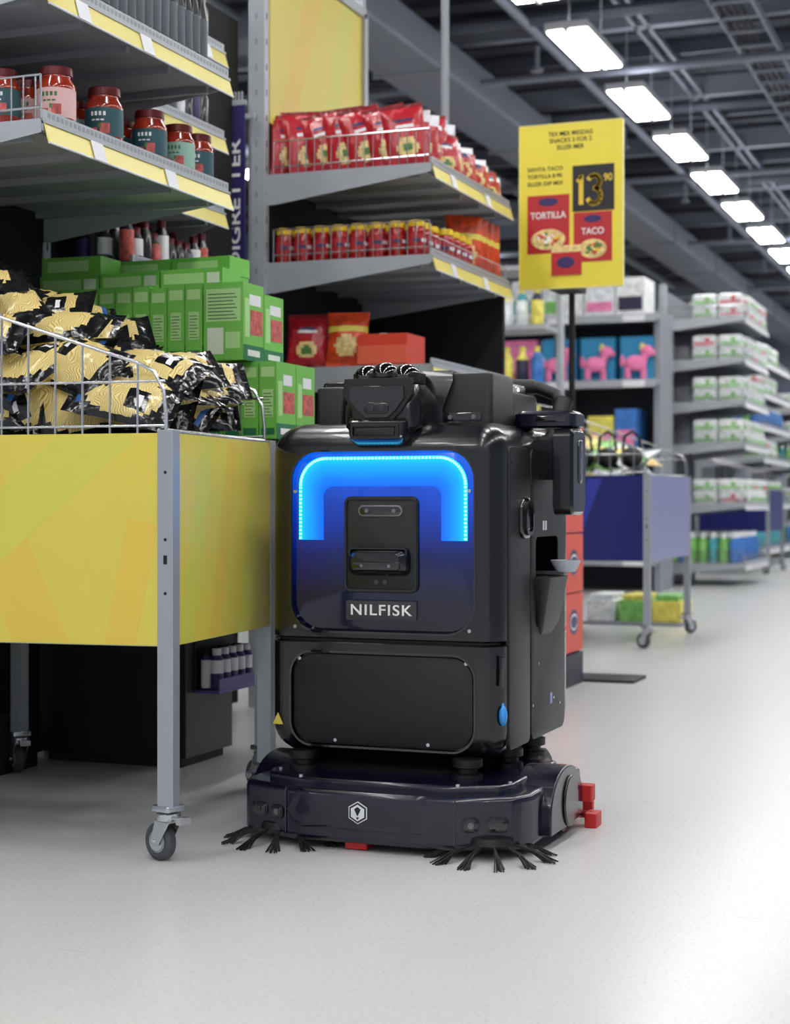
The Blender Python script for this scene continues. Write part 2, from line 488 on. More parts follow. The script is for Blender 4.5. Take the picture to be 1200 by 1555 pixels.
for row, yy in enumerate((4.26, 4.40)):
    x = -2.27-.05*(row%2)
    while x > -2.7:
        w = .2
        T = Matrix.Translation((x, yy, z)) @ Matrix.Rotation(random.uniform(-.05,.05), 4, 'Z')
        b.box(-w/2, w/2, 0, .125, 0, .055, g1, T)
        b.box(-w/2+.01, w/2-.06, -.0006, 0, .012, .042, g2 if random.random()<.4 else g3, T)
        b.box(w/2-.05, w/2-.01, -.0006, 0, .012, .042, paper, T)
        if row >= 1 or x < -2.5:
            b.box(-w/2, w/2, .01, .135, .057, .112, g1, T)
            b.box(-w/2+.02, w/2-.04, .0094, .01, .068, .1, g3, T)
        x -= .206
b.done('green_carton_stack')
b = B()
b.box(-2.75, -2.0, 4.2, 4.92, .53, .98, black)
b.done('bin_riser_crate', bevel=.004)

# ------------------------------------------------------------------ gondolas
def shelf(b, xf, xb, y0, y1, z, st=strip, fence_y=None, fence_h=.11, fence_x=False):
    b.box(xb, xf, y0, y1, z-.022, z, steel)
    b.box(xb, xf-.03, y0+.02, y1-.02, z-.03, z-.024, steel_d)
    n = int((y1-y0)/.25)
    for k in range(n+1):
        yy = y0+.03+k*(y1-y0-.06)/max(1, n)
        b.box(xb, xf-.05, yy-.01, yy+.01, z-.05, z-.028, steel_d)
    b.box(xf-.004, xf+.004, y0, y1, z-.03, z+.022, steel)
    b.loft([[(xf+.005,y0,z-.012),(xf+.008,y0,z-.012),(xf+.022,y0,z-.06),(xf+.018,y0,z-.06)],
            [(xf+.005,y1,z-.012),(xf+.008,y1,z-.012),(xf+.022,y1,z-.06),(xf+.018,y1,z-.06)]], st)
    b.box(xf-.004, xf+.012, y0, y1, z-.013, z-.006, steel)
    b.cyl((xf+.0205,y0,z-.061),(xf+.0205,y1,z-.061), .003, whiteg, 6)
    t = y0+.02
    if y0 < 7:
        while t < y1-.02:
            b.box(xf+.0041, xf+.0046, t, t+.012, z+.004, z+.016, steel_d); t += .02
    t = y0+random.uniform(.1,.25)
    while t < y1-.1:
        b.loft([[(xf+.0105,t,z-.012),(xf+.0125,t,z-.012),(xf+.0265,t,z-.062),(xf+.0245,t,z-.062)],
                [(xf+.0105,t+.06,z-.012),(xf+.0125,t+.06,z-.012),(xf+.0265,t+.06,z-.062),(xf+.0245,t+.06,z-.062)]], tag)
        t += random.uniform(.3,.5)
    for yy in (y0-.003, y1):
        b.prism([(xf,z-.004),(xf,z-.035),(xb+.04,z-.12),(xb,z-.12),(xb,z-.004)], -yy-.003, -yy, steel, RX)
    if fence_y is not None:
        yy = fence_y
        for zz in (z+.03, z+fence_h): b.cyl((xb+.03,yy,zz),(xf-.01,yy,zz), .003, chrome, 6)
        x = xb+.03
        while x < xf:
            b.cyl((x,yy,z),(x,yy,z+fence_h), .0022, chrome, 6); x += .035
        b.cyl((xf-.01,yy,z),(xf-.01,yy,z+fence_h), .003, chrome, 6)
    if fence_x:
        for zz in (z+.03, z+fence_h*.6): b.cyl((xf-.01,y0+.01,zz),(xf-.01,y1-.01,zz), .0025, chrome, 6)
        t = y0+.03
        while t < y1:
            b.cyl((xf-.01,t,z),(xf-.01,t,z+fence_h*.6), .002, chrome, 6); t += .05

def uprights(b, xb, ys, H):
    for y in ys:
        b.box(xb-.035, xb+.035, y-.02, y+.02, 0, H, steel)
        z = .1
        while z < H-.05:
            b.box(xb+.0345, xb+.0356, y-.004, y+.004, z, z+.025, black); b.box(xb-.006, xb+.006, y-.0206, y-.0195, z, z+.025, steel_d); z += .1

E = empty('shelf_gondola', (0,0,0))
b = B()
uprights(b, -2.93, (3.43, 4.47), 2.75)
b.done('uprights', E, bevel=.002)
b = B(); b.box(-2.955, -2.90, 3.45, 4.45, .02, 2.7, blackp); b.box(-2.9,-2.82,3.45,4.3,.0,.16, blackp); b.done('back_panel', E)
b = B()
shelf(b, -2.25, -2.9, 3.45, 4.45, 1.744, fence_y=3.46)
shelf(b, -2.25, -2.9, 3.45, 4.45, 2.085, fence_y=3.46)
b.done('shelves', E)
b = B()
for z in (1.30, 1.56, 1.82, 2.08, 2.38): shelf(b, -2.62, -2.9, 4.52, 5.15, z)
b.box(-2.955, -2.9, 4.5, 5.83, .02, 2.7, blackp)
b.done('recessed_shelves', E)

E = empty('shelf_gondola', (0,0,0))
b = B(); uprights(b, -2.82, (5.85, 6.87), 3.1); b.done('uprights', E, bevel=.002)
b = B()
b.box(-2.83, -2.79, 5.87, 6.85, .02, 2.3, blackp)
b.box(-2.79, -2.13, 6.86, 6.89, .0, 1.72, blackp)
b.box(-2.79, -2.2, 5.9, 6.85, 0, .16, blackp)
b.done('back_panel', E)
b = B()
shelf(b, -2.1, -2.79, 5.85, 6.85, 2.09, fence_y=5.86, fence_h=.13)
shelf(b, -2.1, -2.79, 5.85, 6.85, 1.744, fence_y=5.86, fence_h=.13, fence_x=True)
shelf(b, -2.1, -2.79, 5.85, 6.85, 1.33)
shelf(b, -2.1, -2.79, 5.85, 6.85, .95)
b.done('shelves', E)
b = B()
b.box(-2.80, -2.785, 5.88, 6.84, 2.3, 2.98, yel)
for pts, m_ in ((((5.95,2.3),(6.1,2.3),(6.42,2.98),(6.24,2.98)), yel3), (((6.36,2.3),(6.5,2.3),(6.75,2.98),(6.6,2.98)), yel2)):
    b.face([b.V((-2.7843, y_, z_)) for y_, z_ in pts], m_)
b.box(-2.83, -2.77, 5.85, 6.87, 2.98, 3.02, steel); b.box(-2.83, -2.77, 6.84, 6.88, 2.3, 3.0, steel)
b.done('header_panel', E)
b = B(); b.cyl((-2.55,7.3,0),(-2.55,7.3,4.6), .02, steel_d, 8); b.plate(-2.55,7.3,0,.01,.06,.06,.01,steel); b.done('support_post')

E = empty('category_sign', (-2.885, 5.78, 0))
b = B(); b.box(-.04,.04,0,.008,1.5,2.36, purple); b.box(-.045,.045,-.002,.012,2.355,2.375, steel); b.box(.04,.08,0,.01,2.30,2.32, steel); b.box(.04,.08,0,.01,1.6,1.62, steel)
for k in range(5): b.box(-.035+.014*k, -.028+.014*k, .002,.008, 2.375, 2.41, steel)
b.done('sign_board', E, bevel=.001)
text('sign_text', 'FERDIGRETTER', .060, (0, -.001, 1.89), (pi/2, -pi/2, 0), white, E, width=.66, bold=.0008)

b = B(); b.box(-2.88, -2.37, 4.40, 4.72, 0.03, .45, blackp); b.box(-2.37,-2.366,4.405,4.715,.03,.45, M('charcoal_side', s(62,60,62), .5)); b.box(-2.86,-2.39,4.42,4.70,0,.03, black)
b.done('black_display_stand', bevel=.004)
E = empty('spice_rack', (-2.362, 4.45, 0))
pur = M('purple_plastic', s(76,58,134), .4)
b = B(); b.box(0,.085,0,.26,.225,.235, pur); b.box(.08,.085,0,.26,.235,.27, pur); b.box(0,.004,0,.26,.235,.4, black); b.done('tray', E, bevel=.001)
b = B()
for i in range(5):
    b.lathe([(.018,0),(.02,.005),(.02,.09),(.014,.105),(.014,.125)], (.03,.03+.05*i,.235), [purple, tag, purple, black], 12)
    b.lathe([(.018,0),(.02,.005),(.02,.05),(.02,.09),(.014,.105),(.014,.125)], (.062,.03+.05*i,.235), [purple, purple, tag, purple, whiteg], 12)
b.done('spice_bottles', E)

# ------------------------------------------------------------------ goods
glass_red = M('tomato_sauce_glass', s(150,44,24), .12, coat=.6, noise=.35, nscale=30)
lid = M('jar_lid_dark_red', s(96,24,26), .3, .2)
lteal = M('label_teal', s(40,84,92), .5); lpink = M('label_pink', s(222,180,178), .5); lmint = M('label_mint', s(146,184,168), .5)
grn_ = M('basil_green', s(70,130,60), .5)
def sauce(b, x, y, z, h, lab):
    k = h/.15; r = .046*k
    b.lathe([(r*.9,0),(r,.006),(r,.03*k),(r,.098*k),(r,.108*k),(r*.78,.125*k),(r*.78,.13*k),(r*.84,.131*k),(r*.84,.148*k),(r*.8,.15*k)],
            (x,y,z), [glass_red,glass_red,lab,glass_red,glass_red,glass_red,lid,lid,lid], 24)
    def patch(a0, a1, z0, z1, m, e=.0007, n=5):
        q = [[b.V((x+(r+e)*math.cos(a0+(a1-a0)*i/n), y+(r+e)*math.sin(a0+(a1-a0)*i/n), z+zz*k)) for i in range(n+1)] for zz in (z0, z1)]
        for i in range(n): b.face([q[0][i],q[0][i+1],q[1][i+1],q[1][i]], m)
    ink = white if lab is lteal else darkt
    for j in range(4): patch(-1.75+.22*j, -1.62+.22*j, .078, .088, ink)
    for j in range(3): patch(-1.7+.24*j, -1.52+.24*j, .066, .070, ink)
    patch(-1.25, -.75, .036, .060, redp); patch(-1.8, -1.4, .034, .05, redp); patch(-1.35,-1.2,.05,.06, grn_)
b = B()
for y, lab, h in ((3.62,lpink,.165),(3.855,lteal,.168),(4.10,lteal,.162),(4.27,lmint,.158),(4.39,lteal,.155)):
    sauce(b, -2.318, y, 1.746, h, lab)
for xx in (-2.43, -2.545, -2.66, -2.77):
    for y in (3.54, 3.66, 3.78, 3.90, 4.02, 4.14, 4.26, 4.38):
        if random.random() < .9: sauce(b, xx+random.uniform(-.006,.006), y+random.uniform(-.006,.006), 1.746, .15, random.choice([lpink,lteal,lteal,lmint]))
b.done('pasta_sauce_jars')
b = B()
dk = M('dark_bottle', s(24,26,32), .25, coat=.5); dkl = M('dark_label', s(84,90,98), .5)
y = 3.50
while y < 4.42:
    for xx in (-2.31, -2.38, -2.45, -2.6):
        b.lathe([(.018,0),(.021,.005),(.021,.05),(.021,.16),(.012,.21),(.011,.24),(.013,.245),(.013,.27)], (xx,y,2.086), [dk,dk,dkl,dk,dk,dk,white], 12)
    y += .047
b.done('dark_bottle_row')
b = B()
for z in (1.56, 1.82, 2.08, 2.38):
    y = 4.56
    while y < 5.12:
        for xx in (-2.66, -2.74, -2.82):
            m = random.choice([dk, dk, purple, redp, dkl, blue if z > 2.2 else dk, yel3 if z > 2.2 else dk])
            h = random.choice([.12,.15,.17])
            b.lathe([(.02,0),(.024,.006),(.024,.03),(.024,h*.7),(.014,h*.85),(.015,h)], (xx,y,z+.001), [dk,m,tag if random.random()<.3 else m,dk,lid], 10)
        y += .056
b.done('small_bottle_assortment')

redb = M('red_foil', s(184,30,42), .28, bump=.4, bscale=22, coat=.2)
cream = M('cream_print', s(228,200,134), .4, noise=.3, nscale=50)
redd = M('red_foil_dark', s(130,18,26), .3, bump=.5, bscale=30)
orng = M('orange_foil', s(208,70,30), .3, bump=.4, bscale=25, noise=.3, nscale=30)
grn = M('green_spot', s(84,126,60), .4)
def pick_red(u, v, sd):
    q = (u-.5)**2/.07+(v-.30)**2/.022
    if q < .25: return grn
    if q < 1: return cream
    if .6 < v < .66 and .25 < u < .75: return tag
    if .68 < v < .74 and .3 < u < .7: return purple
    if v > .93 or v < .05: return redd
    return redb
def pick_or(u, v, sd):
    if (u-.5)**2/.08+(v-.35)**2/.04 < 1: return cream
    if .62 < v < .72: return yel
    return orng
def pick_wr(u, v, sd):
    q = (u-.5)**2/.12+(v-.38)**2/.05
    if q < .3: return redb
    if q < 1: return cream
    if .7 < v < .8 and .2 < u < .8: return purple
    if v > .82: return tag
    return redb
b = B()
for r in range(3):
    for i in range(7):
        x = -2.735+.083*i+random.uniform(-.01,.01)
        T = Matrix.Translation((x, 5.95+.1*r, 2.09+.128)) @ Euler((pi/2-.14, random.uniform(-.28,-.02), random.uniform(.3,.7))).to_matrix().to_4x4()
        b.pillow(T, .17, .255+random.uniform(-.015,.03), .06, pick_red, 18, 20, .003)
for i in range(4):
    T = Matrix.Translation((-2.25+.012*i, 5.98+.08*i, 2.09+.12)) @ Euler((pi/2-.1, 0, .35+.15*i)).to_matrix().to_4x4()
    b.pillow(T, .19, .24, .07, pick_wr, 18, 20, .003)
for i in range(8):
    T = Matrix.Translation((-2.17+random.uniform(-.015,.01), 6.18+.09*i, 2.09+.09-.004*i)) @ Euler((pi/2-.25, 0, .9+random.uniform(-.2,.2))).to_matrix().to_4x4()
    b.pillow(T, .14, .19-.006*i, .06, pick_wr if i % 3 else pick_red, 14, 16, .003)
b.done('red_snack_bags')
b = B()
for i in range(2):
    T = Matrix.Translation((-2.66+.17*i, 5.97, 1.33+.115)) @ Euler((pi/2-.2, 0, .2)).to_matrix().to_4x4()
    b.pillow(T, .17, .22, .07, pick_red if i == 0 else pick_or, 16, 18)
for i in range(4):
    T = Matrix.Translation((-2.19, 6.52+.08*i, 1.744+.13)) @ Euler((pi/2-.1, 0, .7)).to_matrix().to_4x4()
    b.pillow(T, .17, .26, .05, pick_or)
b.done('tortilla_chip_bags')
salsa = M('salsa_glass', s(168,26,20), .12, coat=.6, noise=.3, nscale=40)
ylid = M('yellow_lid', s(232,196,50), .3); lred = M('label_red', s(182,38,44), .5)
b = B()
def salsaj(x, y, z):
    r = .036
    b.lathe([(r*.85,0),(r,.006),(r,.025),(r,.085),(r,.1),(r*.85,.113),(r*.92,.114),(r*.92,.135),(r*.85,.138)], (x,y,z+.001), [salsa,salsa,lred,salsa,salsa,ylid,ylid,ylid], 16)
    for k in range(2):
        a = -1.2+k*.9
        T = Matrix.Translation((x+math.cos(a)*(r+.0006), y+math.sin(a)*(r+.0006), z+.06)) @ Matrix.Rotation(a, 4, 'Z')
        b.box(-.0006,.0006,-.014,.014,-.006,.008, tag if k else purple, T)
for r in range(3):
    for i in range(8): salsaj(-2.735+.079*i, 5.91+.08*r, 1.744)
for i in range(4):
    for k in range(2): salsaj(-2.15-.079*k, 6.15+.079*i, 1.744)
b.done('salsa_jars')
b = B(); ob = M('red_orange_carton', s(214,68,46), .5)
b.box(-2.42,-2.215,5.90,6.1,1.333,1.455, ob); b.box(-2.42,-2.215,5.895,5.90,1.34,1.41, M('red_carton_flap', s(230,100,74), .5)); b.box(-2.33,-2.30,5.9,6.1,1.455,1.457, tag)
b.done('red_tray_carton', bevel=.003)

# ------------------------------------------------------------------ price sign + red display
E = empty('price_sign', (-1.862, 7.0, 0))
b = B()
b.box(-.2325,.2325,-.008,.008,1.745,2.465, M('sign_yellow', s(236,218,70), .4))
b.frame(0,2.105,-.01,.0095,.2345,.362,.006,.006, strip, RX)
b.done('sign_board', E)
b = B(); b.cyl((-.065,.26,.012),(-.065,.26,2.1), .014, black, 12); b.box(-.12,.0,.008,.26,1.75,1.79, black); b.plate(.06,.35,0,.012,.17,.14,.02, black)
b.done('sign_stand', E)
b = B(); T = RX
navy = M('price_black', s(22,20,26), .4); prd = M('print_red', s(186,34,42), .4)
b.box(.01,.195,-.0105,-.008,2.075,2.275, navy)
b.box(-.195,-.005,-.0105,-.008,1.90,2.155, prd)
b.box(.015,.185,-.0105,-.008,1.855,2.07, prd)
b.box(-.085,.05,-.0145,-.0105,1.80,1.925, prd)
b.box(-.085,.05,-.0147,-.0107,1.90,1.93, cream)
def disc(cx, cz, rx, rz, y, m, n=20):
    b.prism([(cx+rx*math.cos(a*2*pi/n), cz+rz*math.sin(a*2*pi/n)) for a in range(n)], y, y+.0012, m, RX)
disc(-.10,1.96,.078,.046,.0108,cream); disc(.10,1.91,.062,.042,.0108,cream)
for k in range(34):
    a, q = random.uniform(0, 2*pi), random.random()**.5
    disc(-.10+.055*q*math.cos(a), 1.963+.026*q*math.sin(a), random.uniform(.006,.013), random.uniform(.005,.01), .0122+.00002*k, random.choice([grn, redp, cream, ylid, orng, white]), 8)
for k in range(24):
    a, q = random.uniform(0, 2*pi), random.random()**.5
    disc(.10+.044*q*math.cos(a), 1.912+.024*q*math.sin(a), random.uniform(.006,.011), random.uniform(.005,.009), .0122+.00002*k, random.choice([grn, grn_, redp, cream, ylid, orng]), 8)
disc(-.10,2.125,.045,.018,.0108,purple); disc(.10,2.04,.04,.016,.0108,purple); disc(-.02,1.855,.04,.025,.0148,purple)
def seg(pts, w):
    for p, q in zip(pts, pts[1:]):
        p, q = Vector(p), Vector(q); d = (q-p).normalized(); n = Vector((-d.y, d.x))*w/2; p = p-d*w*.35; q = q+d*w*.35
        b.prism([tuple(p+n), tuple(p-n), tuple(q-n), tuple(q+n)], .0107, .0119, ylid, RX)
seg([(.048,2.11),(.048,2.225)], .02); seg([(.034,2.208),(.048,2.225)], .014)
arc = lambda cx, cz, rx, rz, a0, a1: [(cx+rx*math.cos(math.radians(a0+(a1-a0)*i/8)), cz+rz*math.sin(math.radians(a0+(a1-a0)*i/8))) for i in range(9)]
seg(arc(.106,2.200,.026,.028,150,-80), .019); seg(arc(.106,2.138,.029,.034,80,-155), .019)
b.done('sign_print', E)
tk = M('print_black', s(20,18,20), .5)
text('price_cents', '90', .045, (.168,-.0115,2.215), (pi/2,0,0), ylid, E, bold=.0008, width=.038)
for k, t in enumerate(('TEX MEX MIDDAG', 'SNACKS 3 FOR 2', 'ELLER MER')):
    text('sign_caption', t, .027, (0,-.0085,2.42-.03*k), (pi/2,0,0), tk, E, bold=.0002, width=(.2,.19,.12)[k])
for k, t in enumerate(('SANTA TACO', 'TORTILLA 8 PK', 'ELLER DIP MIX')):
    text('sign_offer', t, .024, (-.195,-.0085,2.27-.032*k), (pi/2,0,0), tk, E, ax='LEFT', width=.16, bold=.0002)
text('pack_text', 'TORTILLA', .04, (-.10,-.012,2.065), (pi/2,0,0), white, E, width=.16, bold=.0005)
text('pack_text', 'TACO', .04, (.10,-.012,1.985), (pi/2,0,0), white, E, width=.10, bold=.0005)

E = empty('red_carton_display', (-1.86, 6.87, 0))
coral = M('coral_carton', s(224,92,74), .5, noise=.05)
b = B(); b.box(-.22,0,0,.33,.0,.14, M('dark_base', s(48,50,64), .5))
for k in range(4):
    z = .15+.262*k
    b.box(-.22,0,.0,.33,z,z+.255, coral)
    b.box(-.20,-.02,.02,.31,z+.255,z+.259, redd)
    b.ball((.0006,.17,z+.13), .075, purple, None, 16, (.01,1,.75)); b.ball((.0012,.17,z+.13), .062, tag, None, 16, (.01,1,.6)); b.ball((.002,.17,z+.13), .055, purple, None, 16, (.01,1,.5))
    b.ball((-.1,-.0006,z+.13), .075, purple, None, 16, (1,.01,.75)); b.ball((-.1,-.0012,z+.13), .06, tag, None, 16, (1,.01,.55))
b.done('carton_stack', E, bevel=.004)

# ------------------------------------------------------------------ far bins and gondolas
navyp = M('navy_panel', s(30,36,104), .35); lil = M('lilac_sheen_and_label', s(140,145,188), .3)  # lilac paints reflected light onto the bin's side; also a plain label colour
def bluedeco(E, W, Dp):
    b = B()
    b.face([b.V((x_, -.0168, z_)) for x_, z_ in ((-.5,.5),(-.42,.5),(-.25,.94),(-.33,.94))], M('navy_light', s(50,60,160), .4))
    b.done('panel_print', E)
display_bin('display_bin', (-1.96, 9.0, 0), 0, .80, 1.15, navyp, lil, bluedeco)
display_bin('display_bin', (-2.75, 19.0, 0), 0, .80, 1.15, navyp, navyp)
mult = [M('pk_%d' % i, c, .45, noise=.25, nscale=25) for i, c in enumerate((s(226,230,232), s(232,236,234), s(130,194,100), s(70,160,170), s(206,70,90), s(240,220,100), s(60,120,196), s(238,130,176), s(40,40,66)))]
b = B()
for i in range(16):
    x = -2.66+.6*random.random(); y = 9.2+.85*random.random()
    T = Matrix.Translation((x, y, 1.03+.05*random.random()+.1*(-1.96-x))) @ Euler((random.uniform(.1,.9), random.uniform(-.2,.2), random.uniform(-1,1))).to_matrix().to_4x4()
    mm = random.choice([mult[0], mult[5], mult[2], mult[1], cream]); m2 = random.choice(mult)
    b.pillow(T, .18, .26, .06, lambda u, v, sd: m2 if .3 < v < .55 else mm, 8, 6)
for i in range(4):
    T = Matrix.Translation((-2.5+.14*i, 9.14, 1.06)) @ Euler((.2,0,.3)).to_matrix().to_4x4()
    b.ball((0,0,0), .065, black, T, 10, (1,1.4,.9))
    b.tube([(-.05,0,.04),(-.04,0,.12),(0,0,.15),(.04,0,.12),(.05,0,.04)], .009, black, 6, T)
b.done('bin_assortment')
b = B()
for i in range(3):
    x = -2.74+.22*i
    b.box(x, x+.19, 10.7, 11.1, .02, .16, mult[(1,2,5)[i]]); b.box(x+.02, x+.17, 10.72, 11.08, .16, .2, mult[(0,5,2)[i]])
b.box(-2.76,-2.1,10.68,11.12,0,.02, steel_d)
b.done('floor_crates', bevel=.006)

def far_gondola(name, xb, xf, y0, y1, levels, H, kinds, two=False):
    E = empty(name, (0,0,0))
    b = B(); uprights(b, xb, (y0, y1), H)
    b.box(xb-.03, xb+.0, y0, y1, 0, H-.05, ductd)
    for z in levels: shelf(b, xf, xb, y0, y1, z, st=whiteg, fence_y=y0+.01, fence_h=.12, fence_x=True)
    b.done('shelves', E)
    b = B()
    for z, k in zip(levels, kinds):
        if k == 'bottle':
            x = xb+.08
            while x < xf-.04:
                y = y0+.06
                m = random.choice([mult[2], mult[6], mult[3]])
                while y < y1-.05:
                    b.lathe([(.04,0),(.045,.01),(.045,.2),(.02,.25),(.02,.3)], (x,y,z), [m,m,m,white], 10); y += .1
                x += .1
        else:
            for lay in range(2 if k == 'pack' else 1):
                y = y0+.03
                while y < min(y1-.2, y0+1.4):
                    x = xb+.3 if y > y0+.3 else xb+.28
                    while x < xf-.2:
                        w = .24
                        T = Matrix.Translation((x+w/2, y, z+lay*.12)) @ Matrix.Rotation(random.uniform(-.08,.08), 4, 'Z')
                        m = mult[0] if random.random() < .7 else mult[1]
                        b.rr([(0,.13,0,w/2-.01,.12,.02),(0,.13,.02,w/2,.13,.03),(0,.13,.10,w/2,.13,.03),(0,.13,.12,w/2-.02,.11,.02)], m, T, 3)
                        c = mult[2] if random.random() < .75 else mult[4]
                        b.box(-w/2+.02, w/2-.02, -.002, .003, .025, .05, c, T); b.ball((.03,-.001,.075), .026, c, T, 8, (1,.1,.8))
                        b.box(w/2-.003, w/2+.002, .03,.22,.025,.06, c, T)
                        x += w+.01
                    y += .28
    b.done('packaged_goods', E)
far_gondola('shelf_gondola', -3.33, -2.54, 16.0, 17.5, (2.6,2.2,1.79,1.38,.8,.22), 2.95, ('pack',)*5+('bottle',))
far_gondola('shelf_gondola', -3.9, -3.1, 21.0, 23.5, (2.6,2.2,1.79,1.38,.8,.22), 2.95, ('pack','pack','bottle','pack','bottle','bottle'))
far_gondola('shelf_gondola', -3.9, -3.1, 25.0, 27.5, (2.2,1.79,1.38,.8,.22), 2.6, ('pack','pack','bottle','pack','bottle','bottle'))
far_gondola('shelf_gondola', -3.9, -3.1, 29.0, 31.5, (2.2,1.79,1.38,.8,.22), 2.6, ('pack','bottle','bottle','pack','bottle','bottle'))
far_gondola('shelf_gondola', -3.9, -3.1, 33.0, 35.5, (2.2,1.79,1.38,.8,.22), 2.6, ('pack','pack','bottle','pack','bottle','bottle'))

E = empty('toy_shelf_unit', (0,0,0))
pink = M('pink_plush', s(240,130,178), .7, bump=.5, bscale=50); bl2 = M('blue_box_back', s(50,150,200), .5)
b = B()
for x in (-5.0, -4.05, -3.12): b.box(x-.03, x+.03, 14.75, 15.3, 0, 2.55, steel_d)
b.box(-5.0, -3.1, 15.28, 15.32, 0, 2.5, M('dim_back', s(50,54,66), .6))
for z in (.3,.8,1.28,1.91,2.5):
    b.box(-5.0,-3.1,14.6,15.28,z-.03,z, steel); b.box(-5.0,-3.1,14.59,14.6,z-.06,z+.01, steel)
    for k in range(3): b.box(-4.8+.7*k, -4.6+.7*k, 14.582, 14.588, z-.06, z+.0, tag)
b.done('shelf_frame', E)
b = B()
for i in range(5):
    x = -4.78+.37*i
    b.box(x-.16,x+.16,14.75,14.95,1.91,2.32, bl2 if i != 1 else mult[7])
    T = Matrix.Translation((x, 14.66, 1.93)) @ Matrix.Rotation(.3, 4, 'Z')
    b.ball((0,0,.14), .085, pink, T, 12, (1.2,.6,.85)); b.ball((.1,0,.25), .055, pink, T, 12, (1.1,.8,1)); b.ball((.15,0,.235), .03, pink, T, 8)
    b.cyl((.06,0,.15),(.1,0,.25), .035, pink, 8, T=T)
    for lx in (-.07,.07): b.cyl((lx,0,.1),(lx,0,.0), .028, pink, 8, T=T)
    b.ball((.06,0,.28), .035, mult[5], T, 8, (.7,.7,1.3)); b.ball((-.12,0,.16), .035, mult[7], T, 8, (.6,.6,1.6))
b.done('plush_ponies', E)
b = B()
for z in (.3,.8,1.28,2.5):
    x = -4.95
    while x < -3.35:
        w = random.uniform(.14,.3); h = random.uniform(.2,.38)
        b.box(x, x+w, 14.66, 15.1, z, z+h, random.choice(mult[:2]) if z > 2 else random.choice(mult))
        b.box(x+.02, x+w-.02, 14.655, 14.66, z+.05, z+h*.5, random.choice(mult)); x += w+.015
b.done('boxed_goods', E)
E = empty('wall_shelf_unit', (0,0,0))
b = B()
for z in (.4,.8,1.2,1.6,2.0,2.4): b.box(-4.6,-3.0,10.6,11.0,z-.03,z, steel)
for x in (-4.6,-3.8,-3.0): b.box(x-.02,x+.02,10.95,11.02,0,2.6, steel)
b.done('shelf_frame', E)
b = B()
for z in (.4,.8,1.2,1.6,2.0):
    x = -4.55
    while x < -3.03:
        m = random.choice([mult[8],mult[5],mult[0],mult[6],mult[3]])
        b.lathe([(.04,0),(.045,.01),(.045,.17),(.02,.22),(.022,.26)], (x,10.7,z), [m,m,random.choice(mult),mult[5]], 10); x += .105
b.done('bottles', E)
for k, (x, y0, y1) in enumerate(((-6.2,8,14),(-8.6,10,20),(-6.2,17,26))):
    E = empty('shelf_gondola', (0,0,0)); b = B()
    b.box(x-.05,x+.0,y0,y1,0,2.6, steel_d)
    for z in (.3,.8,1.3,1.8,2.3): b.box(x,x+.5,y0,y1,z-.03,z, steel)
    b.done('shelves', E); b = B()
    for z in (.3,.8,1.3,1.8,2.3):
        y = y0+.05
        while y < y1-.4:
            w = random.uniform(.2,.5); h = random.uniform(.2,.38)
            b.box(x+.1,x+.46,y,y+w,z,z+h, random.choice(mult)); b.box(x+.458,x+.463,y+.03,y+w-.03,z+.05,z+h*.6, random.choice(mult)); y += w+.02
    b.done('packaged_goods', E)

# ------------------------------------------------------------------ floor scrubber robot
R = empty('floor_scrubber_robot', (-1.45, 3.68, 0))
body = M('robot_black_plastic', s(13,13,19), .22, bump=.04, bscale=900, coat=.4)
bodym = M('robot_matte_black', s(13,13,15), .42, bump=.2, bscale=700)
gloss = M('robot_gloss_black', s(7,7,9), .06, coat=1)
navyb = M('robot_navy_plastic', s(14,15,36), .22, coat=.4, bump=.04, bscale=900)
grey = M('robot_grey_rim', s(120,122,128), .35, .6)
scr = M('screw_steel', s(200,200,205), .25, 1)
blu = M('blue_knob', s(60,150,230), .4)
redr = M('red_rubber', s(196,36,32), .45)

def arc_in(z0, z1, r, n=8):
    out = []
    for i in range(n+1):
        a = pi/2*i/n
        out.append((z1-r+r*math.sin(a), r-r*math.cos(a)))
    return out
b = B(); HX = .302; CY = .318; HY = .318; RC = .06
rings = [(0,CY,.472,HX-.004,HY-.004,RC),(0,CY,.476,HX,HY,RC)]
for z, ins in arc_in(.472,.998,.075): rings.append((0,CY,z,HX-ins,HY-ins,max(.02, RC-ins*.5)))
b.rr(rings, body, seg=8)
up = b.done('upper_shell', R)
b = B()
rings = []
for z, ins in arc_in(0,.282,.075): rings.append((0,CY,.466-z,HX-ins,HY-ins,max(.02, RC-ins*.5)))
rings = [(0,CY,.466,HX-.004,HY-.004,RC),(0,CY,.462,HX,HY,RC)]+rings
b.rr(rings, body, seg=8)
low = b.done('lower_shell', R)
b = B(); b.rr([(0,CY,.45,HX-.012,HY-.012,RC-.01),(0,CY,.49,HX-.012,HY-.012,RC-.01)], bodym, seg=8); b.done('seam_core', R)
def cutter(cx, cz, y0, y1, hx, hz, r, T=RX):
    b = B(); b.rr([(cx,cz,y0,hx,hz,r),(cx,cz,y1,hx,hz,r)], body, T, seg=8); o = b.done('cutter', R); return o
c1 = cutter(0, .709, -.014, .05, .24, .222, .075)
c2 = cutter(0, .326, -.014, .05, .24, .117, .06)
c3 = cutter(.385, .605, .215, .36, .105, .112, .02, RZX)
bpy.context.view_layer.update()
cut(up, [c1, c3]); cut(low, [c2])
b = B(); b.plate(.145, .575, .297, .306, .088, .362, .02, bodym, RZX, .003); d1 = b.done('side_door', R)
b = B(); b.plate(.400, .575, .297, .306, .158, .362, .03, bodym, RZX, .003); d2 = b.done('side_hatch', R)
bpy.context.view_layer.update(); cut(d2, [c3])
for c in (c1, c2, c3): D.objects.remove(c, do_unlink=True)

